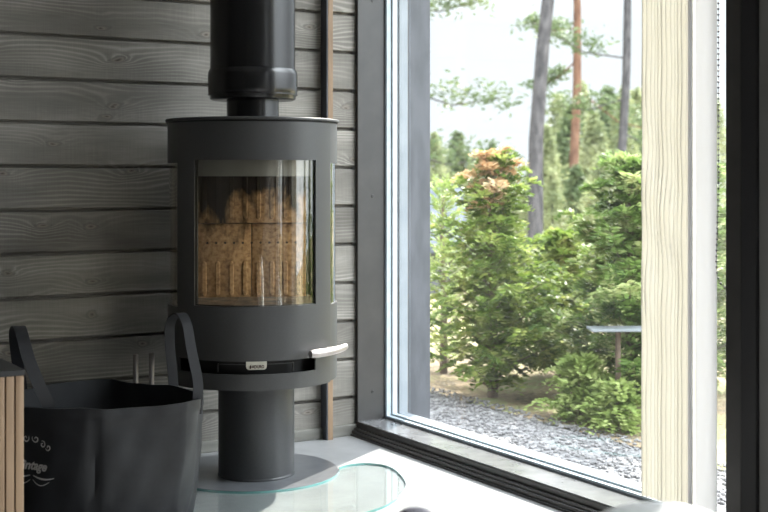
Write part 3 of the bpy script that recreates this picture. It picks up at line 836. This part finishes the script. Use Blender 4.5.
# trees
def clump(bm,c,rx,rz,n,s,rg):
    for i in range(n):
        v=Vector((rg.gauss(0,.5)*rx,rg.gauss(0,.5)*rx,rg.gauss(0,.45)*rz)); p=c+v
        a=Vector((rg.uniform(-1,1),rg.uniform(-1,1),rg.uniform(-.6,.6))).normalized()*s; b=a.cross(Vector((rg.uniform(-1,1),rg.uniform(-1,1),rg.uniform(-1,1)))).normalized()*s*.28
        bm.faces.new([bm.verts.new(p-a),bm.verts.new(p+b),bm.verts.new(p+a),bm.verts.new(p-b)])
def pine(h,r,lean,crown0,ncl,bark,leaf,seed,low=(),size=.10):
    rg=random.Random(seed); e=empty('pine_tree')
    tb_=bmesh.new(); pts=[(lean*z/h+ .012*h*math.sin(z*1.3)*.3,0,z) for z in [h*i/10 for i in range(11)]]
    tube(tb_,pts,[r*(1-.75*i/10) for i in range(11)],14)
    fb=bmesh.new()
    for i in range(ncl):
        bb=bmesh.new()
        q=(i+.5)/ncl; z=h*(crown0+(1-crown0)*q); az=i*2.4+rg.uniform(-.5,.5); L_=h*.16*(1-.75*q)*rg.uniform(.6,1.2)
        o=Vector((lean*z/h,0,z)); en=o+Vector((math.cos(az)*L_,math.sin(az)*L_,L_*rg.uniform(-.1,.35)))
        tube(bb,[tuple(o),tuple(o.lerp(en,.5)+Vector((0,0,-.1))),tuple(en)],[r*.22,r*.14,.01],5,False); mk('branch',bb,M[bark],e,60)
        for j in range(3): clump(fb,o.lerp(en,.45+.27*j),L_*.34,L_*.18,34,size,rg)
    for (z,az,L_,dz) in low:
        bb=bmesh.new()
        o=Vector((lean*z/h,0,z)); en=o+Vector((math.cos(az)*L_,math.sin(az)*L_,dz))
        tube(bb,[tuple(o),tuple(o.lerp(en,.5)+Vector((0,0,-.12*L_))),tuple(en)],[r*.2,r*.13,.012],5,False); mk('branch',bb,M[bark],e,60)
        for j in range(4): clump(fb,o.lerp(en,.4+.2*j),L_*.26,L_*.17,70,size*.9,rg)
    mk('trunk',tb_,M[bark],e,60)
    mk('crown',fb,M[leaf],e,recalc=False)
    return e
def copy_tree(o):
    c=o.copy(); C.objects.link(c)
    for ch_ in o.children:
        k_=ch_.copy(); C.objects.link(k_); k_.parent=c; k_.matrix_parent_inverse=ch_.matrix_parent_inverse
    return c
def plant(e,bear,f,rz,label,grp=None,sc=1.0):
    p=at(bear,f); e.location=(p.x,p.y,terrain(p.x,p.y)-.05); e.rotation_euler=(0,0,rz); e.scale=(sc,)*3
    tag(e,label,'tree',grp)
ra=math.atan2(-.5135,.858)   # heading of "to the right"
t1=pine(15,.135,.95,.62,14,'bark','pineleaf',11); plant(t1,.1205-.0080,20,ra,'thick grey-barked pine trunk leaning slightly right, the widest trunk outside')
t2=pine(17,.115,-.1,.60,14,'redbark','pineleaf',12,low=((5.0,0.3,2.0,-.9),(6.3,3.4,1.0,.1),(5.6,2.6,.9,-.5))); plant(t2,.153,27,ra,'slender reddish-brown pine trunk, middle of the three trunks')
t3=pine(17,.105,.15,.60,14,'bark','pineleaf',13,low=((5.4,3.3,1.7,.6),(4.6,3.0,1.5,-.1),(6.8,.2,1.4,.4),(3.9,.4,1.2,-.2))); plant(t3,.189,25,ra,'thin dark pine trunk with green side branches, nearest the blind')
t4=pine(15,.12,0,.55,14,'bark','pineleaf',14,low=((5.0,3.3,1.6,-.1),(4.2,.1,2.0,-.2),(5.8,.3,1.6,.1),(3.0,.2,1.9,-.1))); plant(t4,.012,24,ra,'pine hidden behind the window jamb whose branch tips show at the left')
# distant tree line
def spruce(h,rad,leaf,seed,n=46):
    rg=random.Random(seed); e=empty('conifer'); tb_=bmesh.new(); tube(tb_,[(0,0,0),(0,0,h)],[h*.014,.01],8)
    fb=bmesh.new()
    for i in range(n):
        q=i/n; z=h*(.08+.9*q); R_=rad*((1-q)**.8)+.08
        for j in range(3):
            az=i*2.4+j*2.09; clump(fb,Vector((math.cos(az)*R_*.6,math.sin(az)*R_*.6,z-.12*R_)),R_*.55,.28,26,.13,rg)
    mk('trunk',tb_,M['bark'],e,60); mk('crown',fb,M[leaf],e,recalc=False); return e
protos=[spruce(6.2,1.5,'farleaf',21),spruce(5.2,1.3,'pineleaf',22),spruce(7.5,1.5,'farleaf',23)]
rg=random.Random(5)
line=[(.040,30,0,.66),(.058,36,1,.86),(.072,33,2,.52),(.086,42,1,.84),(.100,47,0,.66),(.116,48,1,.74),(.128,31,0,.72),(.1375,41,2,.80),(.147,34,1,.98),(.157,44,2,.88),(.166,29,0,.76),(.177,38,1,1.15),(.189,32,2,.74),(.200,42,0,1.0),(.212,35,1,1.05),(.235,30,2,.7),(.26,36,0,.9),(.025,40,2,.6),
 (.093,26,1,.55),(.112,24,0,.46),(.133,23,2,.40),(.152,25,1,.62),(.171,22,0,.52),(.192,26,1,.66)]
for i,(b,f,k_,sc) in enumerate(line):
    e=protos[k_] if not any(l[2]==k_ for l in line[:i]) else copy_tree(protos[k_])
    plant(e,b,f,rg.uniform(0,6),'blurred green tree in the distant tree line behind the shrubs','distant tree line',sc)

# ------------------------------------------------------------------ light
w=bpy.data.worlds.new('World'); S.world=w; w.use_nodes=True
nt=w.node_tree; bg=nt.nodes['Background']
tw=nt.nodes.new('ShaderNodeTexCoord'); sx=nt.nodes.new('ShaderNodeSeparateXYZ'); nt.links.new(tw.outputs['Generated'],sx.inputs[0])
mr=nt.nodes.new('ShaderNodeMapRange'); nt.links.new(sx.outputs[2],mr.inputs[0])      # thin bright overcast, brighter overhead than at the treetops
for i_,v_ in ((1,.12),(2,.55),(3,1.15),(4,5.0)): mr.inputs[i_].default_value=v_
mr2=nt.nodes.new('ShaderNodeMapRange'); nt.links.new(sx.outputs[1],mr2.inputs[0])     # sky boosted on the unseen side, added for stove-glass stripes and room light
for i_,v_ in ((1,-.05),(2,-.60),(3,1.0),(4,3.2)): mr2.inputs[i_].default_value=v_
mu=nt.nodes.new('ShaderNodeMath'); mu.operation='MULTIPLY'; nt.links.new(mr.outputs[0],mu.inputs[0]); nt.links.new(mr2.outputs[0],mu.inputs[1])
nt.links.new(mu.outputs[0],bg.inputs[1]); bg.inputs[0].default_value=(.88,.94,1.0,1)
sl=bpy.data.lights.new('sun','SUN'); sl.energy=12; sl.angle=math.radians(.55); sl.color=(1,.95,.87)
so=bpy.data.objects.new('sun',sl); C.objects.link(so)
EL=math.radians(39)
to=Vector((.839*math.cos(EL),.544*math.cos(EL),math.sin(EL)))
so.rotation_euler=to.to_track_quat('Z','Y').to_euler(); so.location=(6,4,6)

# ------------------------------------------------------------------ camera
cam=bpy.data.cameras.new('camera'); co_=bpy.data.objects.new('camera',cam); C.objects.link(co_)
cam.sensor_width=36; cam.lens=1265/768*36
cam.shift_y=-(256-177)/768
co_.location=(-2.114,-3.722,.87)
co_.rotation_euler=(PI/2,0,math.atan2(.858,.5135)-PI/2)
cam.dof.use_dof=True; cam.dof.focus_distance=3.6; cam.dof.aperture_fstop=5.6
cam.clip_end=300; cam.clip_start=.05
S.camera=co_
vs=S.view_settings; vs.view_transform='Standard'; vs.look='None'; vs.exposure=0.12; vs.gamma=1.0; vs.use_curve_mapping=False
